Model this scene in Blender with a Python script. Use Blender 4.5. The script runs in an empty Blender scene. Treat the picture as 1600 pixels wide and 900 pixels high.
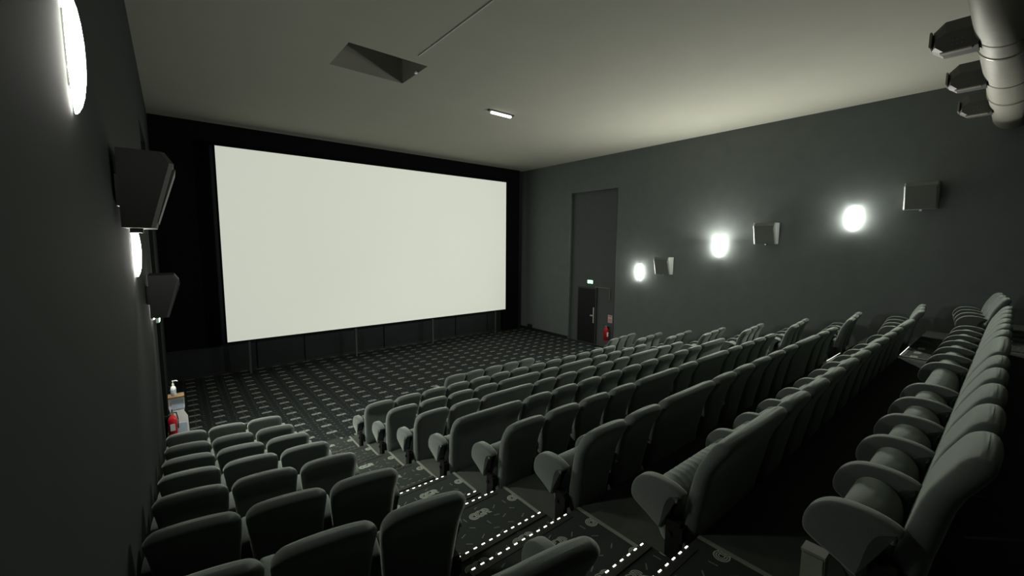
import bpy, bmesh, math, random
from mathutils import Matrix, Vector
random.seed(7)
C = bpy.context.scene.collection
scn = bpy.context.scene
ZF = 4.06                       # camera height above the front floor; heights below are world z (floor = 0)

# ---------------------------------------------------------------- camera
cd = bpy.data.cameras.new('camera'); cam = bpy.data.objects.new('camera', cd); C.objects.link(cam)
cd.sensor_width = 36.0; cd.lens = 645.558 / 1600 * 36; cd.clip_start = 0.02; cd.clip_end = 100
AX = (0.77365814, -0.06154099, 0.63060748)
AY = (-0.63355875, -0.08693569, 0.76879484)
AZ = (0.0075099, -0.99431127, -0.10624834)
M = Matrix(((AX[0], -AX[1], -AX[2], 0), (AY[0], -AY[1], -AY[2], 0), (AZ[0], -AZ[1], -AZ[2], ZF), (0, 0, 0, 1)))
cam.matrix_world = M
scn.camera = cam
# ---------------------------------------------------------------- world and exposure
w = bpy.data.worlds.new('world'); scn.world = w; w.use_nodes = True
w.node_tree.nodes['Background'].inputs[0].default_value = (0, 0, 0, 1)
w.node_tree.nodes['Background'].inputs[1].default_value = 0
scn.view_settings.view_transform = 'Standard'
scn.view_settings.look = 'None'
scn.view_settings.exposure = 0.0
scn.view_settings.gamma = 1.0
try: scn.view_settings.use_curve_mapping = False
except Exception: pass
# lamp strengths, and the glow given to the screen in place of projected light
SCONCE = dict(left_near=40.0, left_mid=90.0, left_far=90.0, right_far=420.0, right_mid=620.0, right_near=400.0)
AREA = dict(left_near=12.0, left_mid=95.0, left_far=130.0, right_far=55.0, right_mid=390.0, right_near=60.0)
SCREEN_GLOW = 0.52
LED = 3.0
BAR = 3.0

# ---------------------------------------------------------------- materials
def mat(name, col, rough=0.8, noise=0.0, scale=20.0, bump=0.0, bscale=300.0, sheen=0.0, metal=0.0, spec=0.3, emit=None, es=1.0):
    m = bpy.data.materials.new(name); m.use_nodes = True
    nt = m.node_tree; b = nt.nodes['Principled BSDF']
    b.inputs['Base Color'].default_value = (*col, 1); b.inputs['Roughness'].default_value = rough
    b.inputs['Metallic'].default_value = metal; b.inputs['Specular IOR Level'].default_value = spec
    if sheen:
        b.inputs['Sheen Weight'].default_value = sheen; b.inputs['Sheen Roughness'].default_value = 0.45
        b.inputs['Sheen Tint'].default_value = (0.85, 1, 0.85, 1)
    tc = nt.nodes.new('ShaderNodeTexCoord')
    if noise:
        n = nt.nodes.new('ShaderNodeTexNoise'); n.inputs['Scale'].default_value = scale; n.inputs['Detail'].default_value = 4
        nt.links.new(tc.outputs['Object'], n.inputs['Vector'])
        r = nt.nodes.new('ShaderNodeMapRange'); r.inputs[3].default_value = 1 - noise; r.inputs[4].default_value = 1 + noise
        nt.links.new(n.outputs['Fac'], r.inputs[0])
        mx = nt.nodes.new('ShaderNodeVectorMath'); mx.operation = 'SCALE'; mx.inputs[0].default_value = col
        nt.links.new(r.outputs[0], mx.inputs['Scale']); nt.links.new(mx.outputs[0], b.inputs['Base Color'])
    if bump:
        n = nt.nodes.new('ShaderNodeTexNoise'); n.inputs['Scale'].default_value = bscale; n.inputs['Detail'].default_value = 2
        nt.links.new(tc.outputs['Object'], n.inputs['Vector'])
        bp = nt.nodes.new('ShaderNodeBump'); bp.inputs['Strength'].default_value = bump; bp.inputs['Distance'].default_value = 0.004
        nt.links.new(n.outputs['Fac'], bp.inputs['Height']); nt.links.new(bp.outputs[0], b.inputs['Normal'])
    if emit:
        b.inputs['Emission Color'].default_value = (*emit, 1); b.inputs['Emission Strength'].default_value = es
    return m

class X:                                   # tiny expression builder for math nodes
    nt = None
    def __init__(s, k): s.k = k
    def _(op, *a):
        n = X.nt.nodes.new('ShaderNodeMath'); n.operation = op
        for i, v in enumerate(a):
            v = v.k if isinstance(v, X) else v
            if isinstance(v, (int, float)): n.inputs[i].default_value = v
            else: X.nt.links.new(v, n.inputs[i])
        return X(n.outputs[0])
    def __add__(s, o): return X._('ADD', s, o)
    def __sub__(s, o): return X._('SUBTRACT', s, o)
    def __mul__(s, o): return X._('MULTIPLY', s, o)
    def lt(s, v): return X._('LESS_THAN', s, v)
    def gt(s, v): return X._('GREATER_THAN', s, v)
    def abs(s): return X._('ABSOLUTE', s)
    def max(s, o): return X._('MAXIMUM', s, o)
def xlen(a, b): return X._('SQRT', a * a + b * b)

STROKES = [(.02,.095,25),(.167,.005,40),(-.16,.005,-83),(-.16,-.118,-39),(.118,-.107,-20),(.168,-.159,22),(.158,.141,-39),(-.146,.147,33),(0,-.146,-81),(.012,.162,-25)]
def carpet(name, px, py, base, ink, period=None):
    """dark carpet printed with ring-letter emblems and short strokes, tiled .45 x .41 m"""
    m = mat(name, base, 0.95, spec=0.1); nt = m.node_tree; b = nt.nodes['Principled BSDF']; X.nt = nt
    g = nt.nodes.new('ShaderNodeNewGeometry'); s = nt.nodes.new('ShaderNodeSeparateXYZ'); nt.links.new(g.outputs['Position'], s.inputs[0])
    gx, gy = X(s.outputs[0]), X(s.outputs[1])
    u = X._('FLOORED_MODULO', gx - (px - .225), .45) - .225
    if period:
        q = X._('FLOORED_MODULO', (gy - py) * -1.0 + .10, period) - .10
        v = (X._('FLOORED_MODULO', q + .205, .41) - .205) * -1.0
    else:
        v = X._('FLOORED_MODULO', gy - (py - .205), .41) - .205
    d = None
    for (sx, sy, a) in STROKES:
        c_, s_ = math.cos(math.radians(a)), math.sin(math.radians(a))
        ax = X._('WRAP', u - sx, .225, -.225); ay = X._('WRAP', v - sy, .205, -.205)
        a1 = (ax * c_ + ay * s_).abs().lt(.027); a2 = (ay * c_ - ax * s_).abs().lt(.0048)
        k = a1 * a2; d = k if d is None else d.max(k)
    # emblem: letters C, G, R drawn as concentric rings
    e = None
    for cx, kind in ((-.060, 'C'), (0., 'G'), (.052, 'R')):
        x = u - cx; r = xlen(x, v * 1.05)
        rings = (r - .046).abs().lt(.004).max((r - .032).abs().lt(.004)).max((r - .018).abs().lt(.0035))
        if kind == 'C': k = rings * (x.gt(.012) * v.abs().lt(.03)).lt(.5) * x.lt(.03)
        elif kind == 'G':
            k = (rings * (x.gt(.008) * v.gt(-.004) * v.lt(.028)).lt(.5) * x.gt(-.05) * x.lt(.034)).max((v + .004).abs().lt(.004) * x.gt(.0) * x.lt(.034))
        else:
            k = (rings * x.gt(0) * v.gt(-.012)).max(x.abs().lt(.004) * v.abs().lt(.046)).max((x + .013).abs().lt(.004) * v.abs().lt(.046)).max((x + v * .8 - .0).abs().lt(.005) * v.lt(-.008) * v.gt(-.046)).max((x + v * .8 - .016).abs().lt(.005) * v.lt(-.008) * v.gt(-.046))
        e = k if e is None else e.max(k)
    if period: e = e * q.lt(.62)
    fac = d * .35
    fac = fac.max(e)
    n = nt.nodes.new('ShaderNodeTexNoise'); n.inputs['Scale'].default_value = 120; n.inputs['Detail'].default_value = 3
    nt.links.new(g.outputs['Position'], n.inputs['Vector'])
    fac = fac * (X(n.outputs['Fac']) * 1.2 + .35)
    fac = X._('MINIMUM', fac, 1.0)
    mx = nt.nodes.new('ShaderNodeMix'); mx.data_type = 'RGBA'
    mx.inputs[6].default_value = (*base, 1); mx.inputs[7].default_value = (*ink, 1)
    nt.links.new(fac.k, mx.inputs[0]); nt.links.new(mx.outputs[2], b.inputs['Base Color'])
    return m

WALL_L = mat('left_wall_fabric_dimmed', (.012, .017, .014), .9, .12, 3, .15, 400, spec=.15)  # darker than the right wall: dimmer light put into the colour
WALL_R = mat('right_wall_fabric_brightened', (.15, .17, .165), .9, .12, 3, .15, 400, spec=.15)  # paler than the left wall: lamp glare put into the colour
WALL_F = mat('front_wall_cloth', (.020, .024, .024), .95, .2, 2, spec=.1)
MASK = mat('black_masking_cloth', (.004, .0045, .0045), 1, spec=.05)
CEIL = mat('ceiling_paint', (.25, .255, .215), .9, .05, 1.5, spec=.2)
DARKREC = mat('dark_niche_paint', (.028, .031, .032), .9, .1, 3, spec=.2)
SEAT = mat('seat_velvet', (.096, .110, .102), .85, .15, 60, .35, 500, sheen=.6, spec=.15)
SEATM = mat('seat_metal', (.012, .012, .012), .5, metal=.3)
PLAIN = mat('plain_carpet', (.056, .066, .056), .95, .3, 6, .3, 500, spec=.1)
RISER = mat('riser_carpet', (.02, .022, .02), .95, .2, 20, spec=.1)
FLOORC = carpet('printed_floor_carpet', 2.42, 9.85, (.017, .021, .020), (.38, .41, .38))
AISLEC = carpet('printed_aisle_carpet', 2.075, 2.98, (.034, .042, .036), (.40, .44, .38), period=1.0)
HALFC = carpet('printed_step_carpet', 2.06, 2.33, (.034, .042, .036), (.40, .44, .38), period=1.0)
STRIP = mat('pale_edge_strip', (.19, .21, .17), .7, .2, 60)
NOSE = mat('step_nosing', (.03, .032, .028), .5, .2, 80)
LEDM = mat('led_white', (.8, .8, .75), .4, emit=(.93, 1, .86), es=LED)
LAMPG = {k: mat('sconce_glass_' + k, (.9, .9, .85), .4, emit=(1, .98, .90), es=v) for k, v in SCONCE.items()}
SCREENM = mat('glowing_screen_cloth', (.35, .36, .30), .95, spec=.05, emit=(.955, 1, .865), es=SCREEN_GLOW)  # projected light put in as the cloth's own glow
BLACK = mat('black_plastic', (.018, .019, .018), .5, .1, 50)
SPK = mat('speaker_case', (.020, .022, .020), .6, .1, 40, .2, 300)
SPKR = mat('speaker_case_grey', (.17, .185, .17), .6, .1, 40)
METAL = mat('brushed_metal', (.6, .6, .55), .35, metal=.8)
CHROME = mat('bright_handle', (.75, .75, .72), .3, metal=.3)
WHITE = mat('white_plastic', (.75, .77, .74), .5, .05, 10)
WHITEB = mat('pale_blue_print', (.42, .52, .60), .6, .15, 25)
RED = mat('red_paint', (.45, .015, .02), .3)
REDP = mat('red_print', (.75, .30, .32), .6)
DUCTM = mat('duct_metal', (.25, .25, .21), .55, .08, 8, metal=.1)
DUCTR = mat('duct_ring', (.7, .7, .6), .25, metal=.7)
DUCTK = mat('duct_joint', (.06, .06, .05), .7)
NOZ = mat('nozzle_metal', (.10, .10, .095), .5, .1, 20)
NOZR = mat('nozzle_rim', (.30, .29, .25), .4, metal=.2)
NICHE = mat('niche_paint', (.105, .115, .118), .9, .1, 3, .1, 400, spec=.15)
DOORM = mat('door_black', (.008, .009, .010), .6)
FRAMEM = mat('door_frame_grey', (.05, .055, .052), .6)
EXITM = mat('exit_green', (.02, .5, .15), .4, emit=(.10, 1, .35), es=14)
EXITW = mat('exit_white', (.9, .95, .9), .4, emit=(.7, 1, .75), es=24)
BARG = mat('bar_light', (.9, .9, .85), .4, emit=(1, 1, .9), es=BAR)
BROWN = mat('brown_card', (.16, .11, .05), .8)
PALE = mat('pale_grey_case', (.20, .23, .18), .6, .1, 30)

# ---------------------------------------------------------------- helpers
def link_mesh(name, me, m, parent=None, smooth=False):
    if m is not None and not me.materials: me.materials.append(m)
    if smooth:
        for p in me.polygons: p.use_smooth = True
    o = bpy.data.objects.new(name, me); C.objects.link(o)
    if parent: o.parent = parent
    return o
def obj(name, bm, m, parent=None, smooth=False):
    bmesh.ops.recalc_face_normals(bm, faces=bm.faces)
    me = bpy.data.meshes.new(name); bm.to_mesh(me); bm.free()
    return link_mesh(name, me, m, parent, smooth)
def thing(name, label, cat, loc=(0, 0, 0), rotz=0, group=None):
    o = bpy.data.objects.new(name, None); C.objects.link(o); o.empty_display_size = .1
    o.location = loc; o.rotation_euler = (0, 0, rotz); tag(o, label, cat, group); return o
def tag(o, label, cat, group=None):
    o['label'] = label; o['category'] = cat
    if group: o['group'] = group
    return o
def struct(name, bm, m, smooth=False):
    o = obj(name, bm, m, None, smooth); o['kind'] = 'structure'; return o
def box(bm, x0, x1, y0, y1, z0, z1, bev=0):
    r = bmesh.ops.create_cube(bm, size=1)
    for v in r['verts']:
        v.co = Vector(((x0 + x1) / 2 + v.co.x * (x1 - x0), (y0 + y1) / 2 + v.co.y * (y1 - y0), (z0 + z1) / 2 + v.co.z * (z1 - z0)))
    if bev:
        es = list({e for v in r['verts'] for e in v.link_edges})
        bmesh.ops.bevel(bm, geom=es, offset=bev, segments=2, affect='EDGES')
    return bm
def B(*a, **k): return box(bmesh.new(), *a, **k)
def cyl(bm, p0, p1, r0, r1=None, n=20, caps=True):
    r1 = r0 if r1 is None else r1
    p0, p1 = Vector(p0), Vector(p1); d = (p1 - p0)
    q = d.to_track_quat('Z', 'Y').to_matrix()
    a = [bm.verts.new(p0 + q @ Vector((r0 * math.cos(2 * math.pi * i / n), r0 * math.sin(2 * math.pi * i / n), 0))) for i in range(n)]
    b = [bm.verts.new(p1 + q @ Vector((r1 * math.cos(2 * math.pi * i / n), r1 * math.sin(2 * math.pi * i / n), 0))) for i in range(n)]
    for i in range(n):
        bm.faces.new((a[i], a[(i + 1) % n], b[(i + 1) % n], b[i]))
    if caps: bm.faces.new(a[::-1]); bm.faces.new(b)
    return bm
def tube(bm, pts, r, n=8):
    for i in range(len(pts) - 1): cyl(bm, pts[i], pts[i + 1], r, n=n)
    return bm
def prism(pts, x0, x1, axis='X'):
    """extrude a closed 2-D outline; axis X: pts are (y,z)"""
    bm = bmesh.new()
    f = (lambda p, t: (t, p[0], p[1])) if axis == 'X' else (lambda p, t: (p[0], t, p[1])) if axis == 'Y' else (lambda p, t: (p[0], p[1], t))
    a = [bm.verts.new(f(p, x0)) for p in pts]; b = [bm.verts.new(f(p, x1)) for p in pts]; n = len(pts)
    for i in range(n): bm.faces.new((a[i], a[(i + 1) % n], b[(i + 1) % n], b[i]))
    bm.faces.new(a[::-1]); bm.faces.new(b)
    return bm
def rings(bm, R):
    vs = [[bm.verts.new(p) for p in r] for r in R]; n = len(R[0])
    for k in range(len(vs) - 1):
        for i in range(n): bm.faces.new((vs[k][i], vs[k][(i + 1) % n], vs[k + 1][(i + 1) % n], vs[k + 1][i]))
    bm.faces.new(vs[0][::-1]); bm.faces.new(vs[-1])
    return bm
def smooth_poly(pts, it=2):
    for _ in range(it):
        q = []
        for i in range(len(pts)):
            a, b = pts[i], pts[(i + 1) % len(pts)]
            q += [(a[0] * .75 + b[0] * .25, a[1] * .75 + b[1] * .25), (a[0] * .25 + b[0] * .75, a[1] * .25 + b[1] * .75)]
        pts = q
    return pts
def pad(pts, x0, x1, r):
    """padded slab: outline in (y,z) with rounded side edges between x0 and x1"""
    cy = sum(p[0] for p in pts) / len(pts); cz = sum(p[1] for p in pts) / len(pts)
    def inset(d):
        out = []
        for i, p in enumerate(pts):
            a, b = pts[i - 1], pts[(i + 1) % len(pts)]
            tx, ty = b[0] - a[0], b[1] - a[1]; L = math.hypot(tx, ty) or 1
            nx, ny = ty / L, -tx / L
            if (p[0] - cy) * nx + (p[1] - cz) * ny < 0: nx, ny = -nx, -ny
            out.append((p[0] - nx * d, p[1] - ny * d))
        return out
    R = []
    for k in range(4):
        a = math.pi / 2 * k / 3; q = inset(r * (1 - math.sin(a))); R.append([(x0 + r * (1 - math.cos(a)), *p) for p in q])
    for k in range(4):
        a = math.pi / 2 * (1 - k / 3); q = inset(r * (1 - math.sin(a))); R.append([(x1 - r * (1 - math.cos(a)), *p) for p in q])
    return rings(bmesh.new(), R)

# ---------------------------------------------------------------- room
XL, XR, YF, YB, ZC = -.31, 13.05, 15.2, -3.0, 3.40 + ZF
rowsY = dict(A=8.03, B=7.03, C=6.05, D=5.05, E=4.06, F=3.06, G=2.05, H=1.03, I=.02)
rowsZ = dict(A=-3.03, B=-2.83, C=-2.60, D=-2.34, E=-2.07, F=-1.79, G=-1.49, H=-1.19, I=-.85)
order = 'ABCDEFGHI'
T = {k: rowsZ[k] - 1.03 + ZF for k in order}; T['A'] = 0.0; T['J'] = -1.54 + ZF
edge = {}
for a, b in zip(order, order[1:] + 'J'): edge[b] = rowsY[a] + .12     # front edge of tier b
floor = struct('floor', B(XL, XR, YB, YF, -.12, 0), FLOORC)
# tiers: each a solid step across the room, plain carpet
seq = order[1:] + 'J'
for i, k in enumerate(seq):
    y1 = edge[k]; y0 = edge[seq[i + 1]] if i + 1 < len(seq) else YB
    o = obj('tier', B(XL, XR, y0 - (.0 if i + 1 < len(seq) else 0), y1, 0.0, T[k]), PLAIN, floor)
def aisle(x0, x1, strips, hs0, hs1):
    for i, k in enumerate(seq[:-1]):
        y1 = edge[k]; y0 = edge[seq[i + 1]]
        prev = T[order[order.index(k) - 1]]
        h = (T[k] + prev) / 2
        obj('aisle_carpet', B(x0, x1, y0 + .001, y1 + .002, T[k] - .02, T[k] + .006), AISLEC, floor)
        obj('half_step', B(x0 + hs0, x1 - hs1, y1 + .002, y1 + .31, prev, h), HALFC, floor)
        for xs in strips:
            obj('edge_strip', B(xs, xs + .03, y0 + .002, y1, T[k] + .004, T[k] + .012), STRIP, floor)
    k = 'J'; y1 = edge[k]; prev = T['I']; h = (T[k] + prev) / 2
    obj('aisle_carpet', B(x0, x1, YB, y1 + .002, T[k] - .02, T[k] + .006), AISLEC, floor)
    obj('half_step', B(x0 + hs0, x1 - hs1, y1 + .002, y1 + .31, prev, h), HALFC, floor)
aisle(1.36, 2.53, (2.50,), .03, .12)
aisle(9.58, 10.72, (9.60,), .09, .03)
ordn = ['first', 'second', 'third', 'fourth', 'fifth', 'sixth', 'seventh', 'eighth', 'ninth', 'tenth', 'eleventh', 'twelfth', 'thirteenth']
def nosing(x0, x1, y, z, lit, label):
    t = thing('step_light', label, 'step light', ((x0 + x1) / 2, y, z), 0, 'light strips on the aisle steps')
    L = (x1 - x0) / 2
    obj('nosing', prism([(.006, -.04), (.006, .010), (-.055, .010), (-.055, .0061), (.001, .0061), (.001, -.04)], -L, L), NOSE, t)
    bm = bmesh.new(); n = int((x1 - x0) / .07)
    for i in range(n):
        xc = -L + (i + .5) * (2 * L / n)
        box(bm, xc - .014, xc + .014, -.005, .004, .0101, .0125)
    o = obj('led', bm, LEDM if lit else STRIP, t); o['kind'] = 'stuff'
for side, x0, x1 in (('left', 1.42, 2.40), ('right', 9.68, 10.64)):
    for k in 'CDEFGHIJ' if side == 'left' else 'FGHIJ':
        prev = T[order[order.index(k) - 1]] if k != 'J' else T['I']
        h = (T[k] + prev) / 2; ir = 'ABCDEFGHIJ'.index(k)
        lit = k in 'FGHIJ'
        where = f'{side} aisle at {ordn[ir]} row from front' if k != 'J' else f'{side} aisle behind the last row'
        st = 'lit' if lit else 'dim'
        nosing(x0, x1, edge[k], T[k], lit, f'{st} dotted light strip, upper step, {where}')
        lit2 = lit and k != 'F'; st = 'lit' if lit2 else 'dim'
        nosing(x0, x1, edge[k] + .31, h, lit2, f'{st} dotted light strip, lower step, {where}')

struct('wall_back', B(XL - .2, XR + .2, YB - .2, YB, -.1, ZC + .1), DARKREC)
# left wall with niche (door recess), mirrored on the right
def side_wall(name, xin, sgn, m):
    xo = xin + sgn * .35
    a, b = min(xin, xo), max(xin, xo)
    bm = bmesh.new(); n0, n1, zt = 9.68, 12.08, 2.12 + ZF
    box(bm, a, b, YB, n0, -.1, ZC + .1); box(bm, a, b, n1, YF + .2, -.1, ZC + .1); box(bm, a, b, n0, n1, zt, ZC + .1)
    w_ = struct(name, bm, m)
    a, b = sorted((xin + sgn * .16, xo))
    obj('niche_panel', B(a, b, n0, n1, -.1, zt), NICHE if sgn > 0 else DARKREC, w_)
    a, b = sorted((xin - sgn * .006, xin + sgn * .15))
    obj('niche_edge', B(a, b, n0, n0 + .03, 0, zt), FRAMEM, w_)
    return w_
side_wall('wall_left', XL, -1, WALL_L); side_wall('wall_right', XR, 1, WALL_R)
wf = struct('wall_front', B(XL - .3, XR + .3, YF, YF + .2, -.1, ZC + .1), WALL_F)
obj('masking_cloth', B(XL, 1.0, YF - .15, YF - .002, .95, ZC - .01), MASK, wf)
obj('masking_cloth', B(11.8, XR - .3, YF - .15, YF - .002, .0, ZC - .01), MASK, wf)
obj('masking_cloth', B(1.0, 11.8, YF - .15, YF - .002, 2.80 + ZF, ZC - .01), MASK, wf)
for xx in (1.9, 3.3, 6.1, 9.3): obj('cloth_joint', B(xx, xx + .02, YF - .02, YF - .001, 0, 1.2), MASK, wf)
struct('baseboard_right', B(XR - .015, XR, 12.09, YF, 0, .1), BLACK)
struct('baseboard_front', B(XL, 11.79, YF - .015, YF, 0, .08), BLACK)

# ceiling with hatch
hx0, hx1, hy0, hy1 = 2.55, 4.04, 7.55, 8.68
bm = bmesh.new(); zt = ZC + .12
for a in ((XL - .3, hx0, YB - .2, YF + .2), (hx1, XR + .3, YB - .2, YF + .2), (hx0, hx1, YB - .2, hy0), (hx0, hx1, hy1, YF + .2)):
    box(bm, a[0], a[1], a[2], a[3], ZC, zt)
ce = struct('ceiling', bm, CEIL)
bm = bmesh.new(); t_ = .05; zh = ZC + .75
box(bm, hx0 - t_, hx0, hy0 - t_, hy1 + t_, zt, zh); box(bm, hx1, hx1 + t_, hy0 - t_, hy1 + t_, zt, zh)
box(bm, hx0, hx1, hy0 - t_, hy0, zt, zh); box(bm, hx0, hx1, hy1, hy1 + t_, zt, zh); box(bm, hx0 - t_, hx1 + t_, hy0 - t_, hy1 + t_, zh, zh + .05)
obj('hatch_shaft', bm, CEIL, ce)
obj('hatch_cover', B(hx0 + .02, hx1 - .02, hy0 + .02, hy1 - .02, zh - .05, zh - .01), DARKREC, ce)
obj('hatch_catch', B(hx1 - .05, hx1 - .005, 7.95, 8.02, ZC - .008, ZC + .02), WHITE, ce)
tag(obj('ceiling_cable', tube(bmesh.new(), [(3.70, 2.0, ZC - .006), (3.70, 7.25, ZC - .006)], .006, 6), WHITE), 'thin pale cable running along the ceiling towards the square hatch', 'cable')

# ---------------------------------------------------------------- screen
sc = thing('cinema_screen', 'huge blank white cinema screen standing on thin posts at the front', 'screen', (6.4, 14.7, 0))
SX0, SX1, SZ0, SZ1 = 1.11 - 6.4, 11.68 - 6.4, -2.985 + ZF, 2.715 + ZF
obj('screen_surface', B(SX0, SX1, 0, .02, SZ0, SZ1), SCREENM, sc)
bm = bmesh.new(); f_ = .05
box(bm, SX0 - f_, SX1 + f_, .021, .08, SZ1 - .1, SZ1 + f_); box(bm, SX0 - f_, SX1 + f_, .021, .08, SZ0 - f_, SZ0 + .1)
box(bm, SX0 - f_, SX0 + .1, .021, .08, SZ0, SZ1); box(bm, SX1 - .1, SX1 + f_, .021, .08, SZ0, SZ1)
obj('screen_frame', bm, MASK, sc)
for xx in (1.66, 4.9, 7.96, 11.13):
    obj('post', B(xx - 6.4 - .03, xx - 6.4 + .03, .03, .09, 0, SZ0 - .02), FRAMEM, sc)

# ---------------------------------------------------------------- seats
def back_mesh(W, nm):
    R = []
    st = [(.20, 0), (.22, .4), (.26, .8), (.34, 1), (.45, 1), (.56, 1), (.66, 1), (.76, 1), (.84, 1), (.90, 1), (.94, 1), (.97, 1), (.99, 1), (1.005, 1), (1.018, 1), (1.028, 1), (1.032, 1)]
    prof = [(.20, .185, .05), (.34, .178, .055), (.45, .165, .058), (.60, .135, .058), (.75, .105, .055), (.84, .075, .055), (.92, .035, .058), (.98, .005, .056), (1.04, -.015, .05)]   # z, centre y, half thickness
    def pr(z):
        for a, b in zip(prof, prof[1:]):
            if z <= b[0]:
                t = max(0, (z - a[0]) / (b[0] - a[0])); return a[1] + (b[1] - a[1]) * t, a[2] + (b[2] - a[2]) * t
        return prof[-1][1:]
    rc = .085; zt = 1.034
    for z, s in st:
        cy, ht = pr(z)
        hw = (W / 2 - .010) - .055 * max(0, (.92 - z) / .72) ** 1.1
        d = zt - z
        if d < rc: hw -= rc - math.sqrt(max(0, rc * rc - (rc - d) ** 2))
        rt = .055
        if d < rt: ht *= math.sqrt(max(0.02, 1 - ((rt - d) / rt) ** 2))
        if z < .26: ht *= (.45 + .55 * min(1, (z - .2) / .06)); hw -= .02 * (1 - min(1, (z - .2) / .06))
        ring = []; e = min(ht, hw * .9); flat = hw - e; raw = []
        for q in range(9): a = -math.pi / 2 + math.pi * q / 8; raw.append((flat + e * math.cos(a), ht * math.sin(a)))
        for q in range(1, 12): raw.append((flat - 2 * flat * q / 12, ht))
        for q in range(9): a = math.pi / 2 + math.pi * q / 8; raw.append((-flat + e * math.cos(a), ht * math.sin(a)))
        for q in range(1, 12): raw.append((-flat + 2 * flat * q / 12, -ht))
        for x, y in raw:
            y *= 1.0 + .10 * (1 - (x / max(hw, .01)) ** 2)          # slight bulge of the padding
            k = min(1, abs(x) / (W / 2)); lim = k ** 2.4 if W < .9 else k ** 6
            ring.append((x, cy + y + .012 * k * k, z - .035 * lim * max(0, (z - .5) / .53)))
        R.append(ring)
    bm = rings(bmesh.new(), R); bmesh.ops.recalc_face_normals(bm, faces=bm.faces)
    me = bpy.data.meshes.new(nm); bm.to_mesh(me); bm.free(); me.materials.append(SEAT)
    for p in me.polygons: p.use_smooth = True
    return me
def me_of(bm, nm, m, smooth=True):
    bmesh.ops.recalc_face_normals(bm, faces=bm.faces)
    me = bpy.data.meshes.new(nm); bm.to_mesh(me); bm.free(); me.materials.append(m)
    for p in me.polygons: p.use_smooth = smooth
    return me
ARM_OUT = smooth_poly([(.57, .50), (.555, .60), (.49, .675), (.40, .70), (.28, .695), (.19, .66), (.195, .63), (.255, .61), (.285, .55), (.298, .47), (.315, .375), (.335, .36), (.44, .42), (.53, .46)], 2)
arm_me = me_of(pad(ARM_OUT, -.046, .046, .02), 'armrest', SEAT)
CUSH = smooth_poly([(.30, .20), (.25, .30), (.24, .52), (.27, .60), (.34, .645), (.42, .64), (.46, .585), (.455, .45), (.41, .30), (.36, .20)], 2)
def cushion(W, creases=False):
    bm = pad(CUSH, -W / 2 + .052, W / 2 - .052, .03)
    if creases:
        # extra sections across so that the loose cover shows folds
        bm.free(); xs = [-W / 2 + .052 + (W - .104) * i / 40 for i in range(41)]; R = []
        cy, cz = .35, .42
        for i, x in enumerate(xs):
            s = 1 - .028 * abs(math.sin(i * 1.15)) ** 4 - (.12 if i in (0, 40) else 0)
            R.append([(x, cy + (p[0] - cy) * s, cz + (p[1] - cz) * s) for p in CUSH])
        bm = rings(bmesh.new(), R)
    return bm
ped_bm = bmesh.new()
box(ped_bm, -.022, .022, .20, .30, .0, .42); box(ped_bm, -.03, .03, .17, .42, .0, .015); box(ped_bm, -.03, .03, .18, .24, .30, .40); cyl(ped_bm, (-.04, .27, .33), (.04, .27, .33), .018, n=10)
ped_me = me_of(ped_bm, 'pedestal', SEATM, False)
meshes = {}
def get(W, dbl):
    key = (W, dbl)
    if key not in meshes:
        meshes[key] = (back_mesh(W, 'backrest'), me_of(cushion(W, dbl), 'seat_cushion', SEAT))
    return meshes[key]
def seat(x0, W, dbl, loc, rz, label, group, last=False, name=None, drop=0):
    """x0..: left edge in the row's frame is the origin of the thing"""
    t = thing(name or ('double_chair' if dbl else 'cinema_chair'), label, 'chair', loc, rz, group)
    bk, cu = get(W, dbl)
    b = link_mesh('backrest', bk, None, t); b.location = (W / 2, 0, 0)
    c = link_mesh('seat_cushion', cu, None, t); c.location = (W / 2, 0, -drop * .8)
    for xx in ([0, W] if last else [0]):
        a = link_mesh('armrest', arm_me, None, t); a.location = (xx, 0, -drop)
        p = link_mesh('pedestal', ped_me, None, t); p.location = (xx, 0, 0)
    return t
doubles = dict(A=[], B=[], C=[5, 8], D=[3, 10], E=[1, 12], F=[5, 8], G=[3, 10], H=[1, 12], I=[6])
num = {3: 'three', 5: 'five'}
rowname = {k: f'{ordn[i]} row from front' for i, k in enumerate(order)}; rowname['A'] = 'front row'; rowname['I'] = 'rearmost row'
P = .55
for k in order:
    units = range(5, 10) if k == 'A' else range(1, 14)
    rn = 'short front row' if k == 'A' else rowname[k]
    u = units[0]; cnt = 0; lastu = units[-1]
    while u <= lastu:
        dbl = u in doubles[k]; Wd = 2 * P if dbl else P
        kind = 'wide two-person grey chair' if dbl else 'grey velvet cinema chair'
        lab = (f'{kind} beside the left aisle, {rn}, middle block' if cnt == 0 and k != 'A' else
               f'{kind}, {ordn[cnt]} from left, {rn}, middle block')
        seat(0, Wd, dbl, (2.45 + P * (u - 1), rowsY[k], T[k]), 0, lab,
             'chairs of the middle block', last=(u + (1 if dbl else 0) == lastu), drop={'I': .045, 'H': .03}.get(k, 0))
        u += 2 if dbl else 1; cnt += 1
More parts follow.
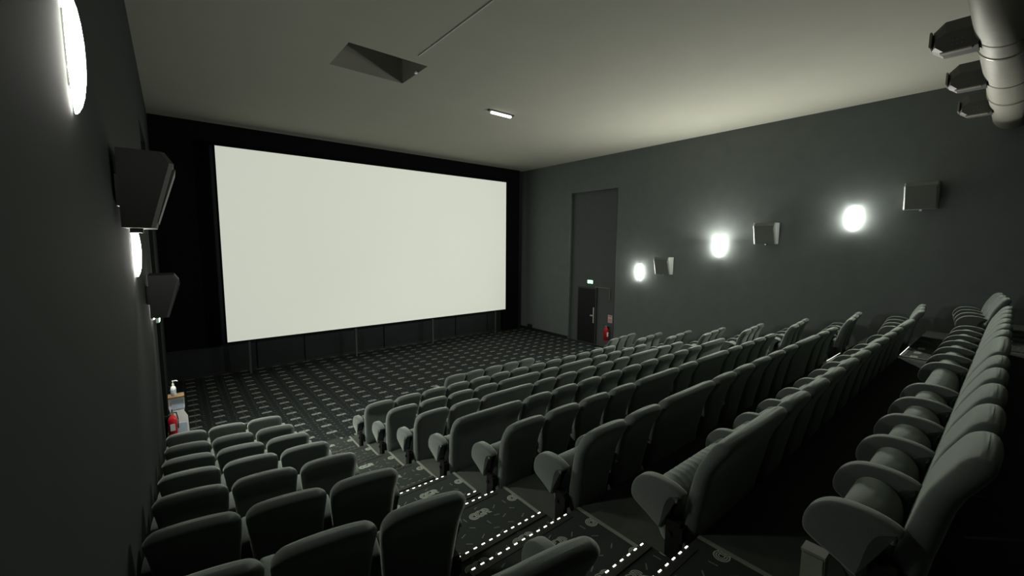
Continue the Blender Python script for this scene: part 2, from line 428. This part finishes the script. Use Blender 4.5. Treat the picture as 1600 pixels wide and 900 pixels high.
# left block (rows A..H), turned a little towards the screen centre
pos3 = {0: 'nearest the wall', 1: 'in the middle', 2: 'beside the aisle'}
PL = .54
for k in 'ABCDEFGH':
    a = math.radians(-8.0); Rr = (1.33, rowsY[k] - .02)
    for j in range(3):
        d = PL * (3 - j)
        loc = (Rr[0] - d * math.cos(a), Rr[1] - d * math.sin(a), T[k])
        seat(0, PL, False, loc, a, f'grey cinema chair {pos3[j]}, {rowname[k]}, left block', 'chairs of the left block', last=(j == 2))
posr = {0: 'beside the aisle', 1: 'in the middle', 2: 'nearest the wall'}
for k in 'ABCDEFGHI':
    a = math.radians(5.0); Rr = (10.68, rowsY[k] + .02)
    for j in range(3):
        d = PL * j
        loc = (Rr[0] + d * math.cos(a), Rr[1] + d * math.sin(a), T[k])
        seat(0, PL, False, loc, a, f'grey cinema chair {posr[j]}, {rowname[k]}, right block', 'chairs of the right block', last=(j == 2))

# ---------------------------------------------------------------- wall sconces
def sconce(xw, sgn, y, z, key, label):
    """half-elliptic upright glass bowl on a black wall plate; sgn = +1 sticks out towards +x"""
    t = thing('wall_lamp', label, 'lamp', (xw, y, z), 0, 'glowing wall lamps')
    H, Wd, D = .27, .075, .050
    R = []; n = 12; zs = [-H, -.97 * H, -.88 * H, -.7 * H, -.45 * H, -.15 * H, .15 * H, .45 * H, .7 * H, .88 * H, .97 * H, H]
    for zz in zs:
        s = math.sqrt(max(.03, 1 - (abs(zz) / (H * 1.0)) ** 2.1)) if abs(zz) < H else .12
        R.append([(sgn * (.010 + D * s * math.sin(math.pi * i / n)), Wd * s * math.cos(math.pi * i / n), zz) for i in range(n + 1)])
    obj('lamp_glass', rings(bmesh.new(), R), LAMPG[key], t, True)
    a, b = sorted((0, sgn * .009)); obj('wall_plate', B(a, b, -.04, .04, -.16, .16), BLACK, t)
    ld = bpy.data.lights.new('lamp_light', 'AREA'); ld.shape = 'ELLIPSE'; ld.size = .14; ld.size_y = .5; ld.energy = AREA[key]; ld.color = (1, .98, .90)
    lo = bpy.data.objects.new('lamp_light', ld); C.objects.link(lo); lo.parent = t; lo.location = (sgn * (.016 + D + .01), 0, 0)
    tilt = math.radians(42 if sgn > 0 else -24); ld.spread = math.radians(125 if sgn > 0 else 180)   # the left lamps throw their light downwards
    lo.rotation_euler = (math.pi / 2 - tilt, 0, -sgn * math.pi / 2)
sconce(XL, 1, 2.75, .84 + ZF, 'left_near', 'long glowing white wall lamp at the top left, nearest of the left wall')
sconce(XL, 1, 5.80, -.10 + ZF, 'left_mid', 'glowing lamp on the left wall between the two black speakers')
sconce(XL, 1, 8.70, -.98 + ZF, 'left_far', 'small far glowing lamp low on the left wall below the farther speaker')
sconce(XR, -1, 8.64, -.98 + ZF, 'right_far', 'glowing lamp on the right wall nearest the exit door')
sconce(XR, -1, 5.85, -.03 + ZF, 'right_mid', 'glowing lamp on the right wall, middle one of three')
sconce(XR, -1, 2.64, .69 + ZF, 'right_near', 'glowing lamp on the right wall farthest from the screen, highest of three')

# ---------------------------------------------------------------- wall speakers
def speaker(xw, sgn, y, z, m, label, W=.56, H=.58, D=.36):
    """wedge cabinet, deeper at the top so its front looks down; bevelled outer corners"""
    t = thing('wall_speaker', label, 'speaker', (xw, y, z), 0, 'wall speakers')
    def ring(zz, dep):
        c = .028
        return [(sgn * .03, -W / 2, zz), (sgn * (dep - c), -W / 2, zz), (sgn * dep, -W / 2 + c, zz), (sgn * dep, W / 2 - c, zz), (sgn * (dep - c), W / 2, zz), (sgn * .03, W / 2, zz)]
    bm = rings(bmesh.new(), [ring(-H / 2, D * .62), ring(H / 2 - .08, D), ring(H / 2, D * .86)])
    obj('cabinet', bm, m, t)
    c = .04; g = .012
    bm = bmesh.new()
    p = [(D * .62 + .001, -H / 2 + .04), (D * .62 + g + .004, -H / 2 + .04), (D + g - .004, H / 2 - .12), (D - .012, H / 2 - .12)]
    bm = prism([(sgn * a, b) for a, b in p], -W / 2 + c, W / 2 - c, 'Y')
    obj('grille', bm, BLACK if m is SPK else m, t)
    a, b = sorted((0, sgn * .032)); obj('bracket', B(a, b, -.08, .08, -.12, .12), BLACK, t)
    a, b = sorted((sgn * .06, sgn * .14)); obj('swivel', B(a, b, -.02, .02, -H / 2 - .035, -H / 2 + .001), METAL, t)
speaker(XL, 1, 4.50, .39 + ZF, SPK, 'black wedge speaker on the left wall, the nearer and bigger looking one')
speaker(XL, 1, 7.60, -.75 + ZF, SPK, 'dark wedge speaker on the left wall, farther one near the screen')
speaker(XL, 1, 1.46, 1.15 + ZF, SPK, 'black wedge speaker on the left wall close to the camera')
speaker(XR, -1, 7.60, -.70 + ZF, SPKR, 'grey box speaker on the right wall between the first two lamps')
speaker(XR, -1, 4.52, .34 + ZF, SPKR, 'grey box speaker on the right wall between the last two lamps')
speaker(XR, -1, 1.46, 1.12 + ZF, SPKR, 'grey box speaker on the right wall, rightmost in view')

# ---------------------------------------------------------------- exit door, signs, extinguishers
def door(xw, sgn, nm, with_closer):
    x = xw + sgn * .16           # face of the niche panel
    d = bpy.data.objects.new(nm, None); C.objects.link(d); d.location = (x, 11.15, 0); d['kind'] = 'structure'
    def bx(x0, x1, *r, m, name, par=d, **k):
        a, b = sorted((-sgn * x0, -sgn * x1)); return obj(name, B(a, b, *r, **k), m, par)
    bx(.0, .045, -.45, .45, 0, 2.25, m=DOORM, name='door_leaf')
    bx(.0, .06, -.51, -.452, 0, 2.31, m=FRAMEM, name='door_frame')
    bx(.0, .06, .452, .51, 0, 2.31, m=FRAMEM, name='door_frame')
    bx(.0, .06, -.452, .452, 2.252, 2.31, m=FRAMEM, name='door_frame')
    bx(.045, .06, -.39, -.345, .86, 1.50, m=CHROME, name='handle_plate')
    bx(.06, .10, -.37, -.22, 1.14, 1.19, m=CHROME, name='handle_lever', bev=.008)
    return d
door(XR, 1, 'door_1', True); door(XL, -1, 'door_2', False)
def exit_sign(xw, sgn, y, z, label):
    t = thing('exit_sign', label, 'exit sign', (xw, y, z))
    a, b = sorted((0, -sgn * .05)); obj('housing', B(a, b, -.14, .14, -.07, .07, bev=.004), WHITE, t)
    a, b = sorted((-sgn * .051, -sgn * .056)); obj('sign_face', B(a, b, -.125, .125, -.058, .058), EXITM, t)
    # running figure and arrow in white
    def q(pts, nm):
        bm = prism([(p[0], p[1]) for p in pts], *sorted((-sgn * .0565, -sgn * .059)), 'X'); obj(nm, bm, EXITW, t)
    s = 1 if sgn > 0 else -1
    q([(.055 * s, .03), (.065 * s, .045), (.08 * s, .03), (.065 * s, .02)], 'figure_head')
    q([(.03 * s, .0), (.06 * s, .015), (.07 * s, -.005), (.095 * s, -.045), (.08 * s, -.05), (.055 * s, -.02), (.035 * s, -.05), (.02 * s, -.045), (.04 * s, -.015)], 'figure_body')
    q([(-.10 * s, 0), (-.06 * s, .035), (-.06 * s, .012), (-.01 * s, .012), (-.01 * s, -.012), (-.06 * s, -.012), (-.06 * s, -.035)], 'arrow')
exit_sign(XR + .16, 1, 11.0, -1.52 + ZF, 'small glowing green exit sign above the door in the right wall niche')
exit_sign(XL - .02, -1, 10.55, -1.50 + ZF, 'small glowing exit light on the left wall just below the farther speaker')
# angled white pipe beside the right door
tag(obj('wall_conduit', tube(bmesh.new(), [(XR + .14, 10.75, -1.72 + ZF), (XR + .14, 10.02, -1.72 + ZF), (XR + .14, 10.02, -2.15 + ZF)], .02, 8), STRIP), 'thin angled white pipe on the wall right of the green exit sign', 'pipe')
def extinguisher(x, y, z, label, s=1.0, hose=1):
    t = thing('fire_extinguisher', label, 'extinguisher', (x, y, z))
    bm = bmesh.new()
    prof = [(.0, .055), (.01, .075), (.36, .075), (.42, .055), (.45, .025), (.47, .022)]
    R = [[(r * s * math.cos(2 * math.pi * i / 20), r * s * math.sin(2 * math.pi * i / 20), h * s) for i in range(20)] for h, r in prof]
    obj('cylinder_body', rings(bm, R), RED, t, True)
    obj('valve', B(-.03 * s, .03 * s, -.018 * s, .018 * s, .471 * s, .52 * s), METAL, t)
    obj('lever', B(-.012 * s, .012 * s, -.02 * s, .10 * s, .521 * s, .535 * s), BLACK, t)
    obj('hose', tube(bmesh.new(), [(.0, .03 * s, .50 * s), (.07 * s, .09 * s, .46 * s), (.09 * s, .10 * s, .30 * s), (.085 * s, .08 * s, .12 * s)], .011 * s, 8), BLACK, t, True)
    obj('tag', B(-.04 * s, .04 * s, -.079 * s, -.0755 * s, .14 * s, .28 * s), WHITE, t)
    obj('wall_hook', B(-.02 * s, .16 * s, -.02 * s, .02 * s, .40 * s, .45 * s) if x > 5 else B(-.12 * s, .02 * s, -.02 * s, .02 * s, .40 * s, .45 * s), SEATM, t)
    return t
extinguisher(XR - .09, 9.98, .32, 'red fire extinguisher on the right wall beside the exit door', 1.15)
extinguisher(XL + .135, 8.85, .76, 'red fire extinguisher on the left wall in front of the white sanitiser stand', .82)
obj_s = thing('wall_notice', 'small white and red notice above the right fire extinguisher', 'sign', (XR + .16, 9.98, 1.14))
obj('notice_board', B(-.012, 0, -.10, .10, -.15, .15), WHITE, obj_s)
obj('notice_print', B(-.0145, -.0125, -.085, .085, -.13, .02), REDP, obj_s)
obj('notice_print', B(-.0145, -.0125, -.085, .085, .06, .135), REDP, obj_s)
tag(obj('floor_outlet', B(XR - .10, XR - .016, 14.35, 14.62, 0, .26, bev=.01), BLACK), 'small black box low on the right wall near the front corner', 'box')

# ---------------------------------------------------------------- sanitiser stand at the left wall
sx, sy = -.115, 9.12
t = thing('sanitiser_stand', 'white sanitiser stand with blue printed front at the left wall', 'stand', (sx, sy, 0))
obj('foot', B(-.14, .16, -.16, .16, 0, .02, bev=.004), WHITE, t)
obj('column', B(-.07, .09, -.06, .08, .02, 1.0), WHITE, t)
obj('tray', B(-.10, .12, -.11, .11, 1.36, 1.385), BROWN, t)
bm = prism([(-.10, 1.36), (.12, 1.36), (.12, 1.20), (.105, 1.10), (.15, 1.0), (.16, .66), (-.06, .66), (-.06, 1.0), (-.10, 1.2)], -.085, -.06, 'Y')
obj('front_board', bm, WHITE, t)
obj('blue_panel', B(-.06, .105, -.089, -.0855, 1.16, 1.33), WHITEB, t)
obj('blue_panel', B(-.02, .13, -.089, -.0855, .72, .90), WHITEB, t)
t = thing('sanitiser_bottle', 'white pump bottle standing on the sanitiser stand', 'bottle', (sx - .02, sy - .02, 1.386))
prof = [(0, .03), (.005, .038), (.13, .038), (.16, .03), (.175, .014), (.19, .014)]
obj('bottle_body', rings(bmesh.new(), [[(r * math.cos(2 * math.pi * i / 18), r * math.sin(2 * math.pi * i / 18), h) for i in range(18)] for h, r in prof]), WHITE, t, True)
bm = bmesh.new(); cyl(bm, (0, 0, .191), (0, 0, .215), .016, n=14); cyl(bm, (0, 0, .215), (0, 0, .255), .006, n=10); tube(bm, [(-.01, 0, .26), (.045, -.02, .268), (.065, -.028, .255)], .008)
obj('pump', bm, WHITE, t)
obj('bottle_label', cyl(bmesh.new(), (0, 0, .05), (0, 0, .11), .0388, n=18), WHITEB, t)

# ---------------------------------------------------------------- ceiling bar light
t = thing('ceiling_light', 'short white bar light fixed to the ceiling in front of the screen', 'light', (6.85, 8.85, ZC))
obj('base', B(-.40, .40, -.05, .05, -.03, 0), FRAMEM, t)
obj('diffuser', B(-.33, .33, -.035, .035, -.085, -.031, bev=.012), BARG, t)

# ---------------------------------------------------------------- ventilation duct with nozzles
DY, DZ, DR = .30, 2.62 + ZF, .27
dt = thing('ventilation_duct', 'round metal ventilation duct under the ceiling at the top right', 'duct', (XR, DY, DZ))
obj('pipe', cyl(bmesh.new(), (-9.5, 0, 0), (-.005, 0, 0), DR, n=48), DUCTM, dt, False)
for p in dt.children[0].data.polygons:
    if len(p.vertices) == 4: p.use_smooth = True
def ringo(x, w_, r, m, nm):
    bm = cyl(bmesh.new(), (x, 0, 0), (x + w_, 0, 0), r, n=48, caps=True); obj(nm, bm, m, dt, False)
for x in (-4.85, -2.20): ringo(x, .05, DR + .012, DUCTR, 'clamp_ring')
for x in (-5.35, -3.35, -7.5): ringo(x, .03, DR + .004, DUCTK, 'joint')
for x in (-1.5, -6.3): 
    bm = bmesh.new(); box(bm, x, x + .03, -.012, .012, DR - .01, ZC - DZ); obj('hanger', bm, SEATM, dt)
names = ['largest and highest one, nearest to the camera', 'middle one', 'lowest and farthest one']
for i, xx in enumerate((7.75, 9.65, 11.65)):
    Wn, L = .14, .42
    bm = bmesh.new()
    pts = [(-.05, -.20), (.26, -.20), (.36, -.12), (.36, .10), (.26, .20), (-.05, .20)]     # (y,z) chamfered front
    R = []
    for xo, s, zc in ((-Wn, .86, .03), (-Wn + .12, 1, .20), (Wn - .03, 1, .20), (Wn, .86, .16)):
        R.append([(xo, .1 + (p[0] - .1) * (s if p[0] > .0 else 1), min(p[1], zc - (.06 if 0 < p[1] < .15 else 0))) for p in pts])
    o = t = obj('air_nozzle', rings(bm, R), NOZ, dt); o.location = (xx - XR, DR, 0)
    obj('bottom_flange', B(-Wn - .012, -Wn + .07, -.0, .27, -.216, -.2005), NOZR, t)
    obj('mouth_rim', B(-.13, .13, .362, .385, -.10, .09, bev=.008), NOZR, t)
    bm = bmesh.new()
    for q in range(6): cyl(bm, (-Wn - .004, .09 + .04 * (q % 3), -.13 + .05 * (q // 3)), (-Wn + .006, .09 + .04 * (q % 3), -.13 + .05 * (q // 3)), .005, n=6)
    o = obj('screw', bm, NOZR, t); o['kind'] = 'stuff'

# ---------------------------------------------------------------- pale box under the last row's end armrest
t = thing('pale_box', 'pale grey box beside the end armrest of the rearmost chair row', 'box', (2.452, .525, T['I'] + .001))
obj('case', B(-.040, .040, -.05, .05, .0, .325, bev=.008), PALE, t)
obj('lid', B(-.042, .042, -.052, .052, .326, .338), PALE, t)
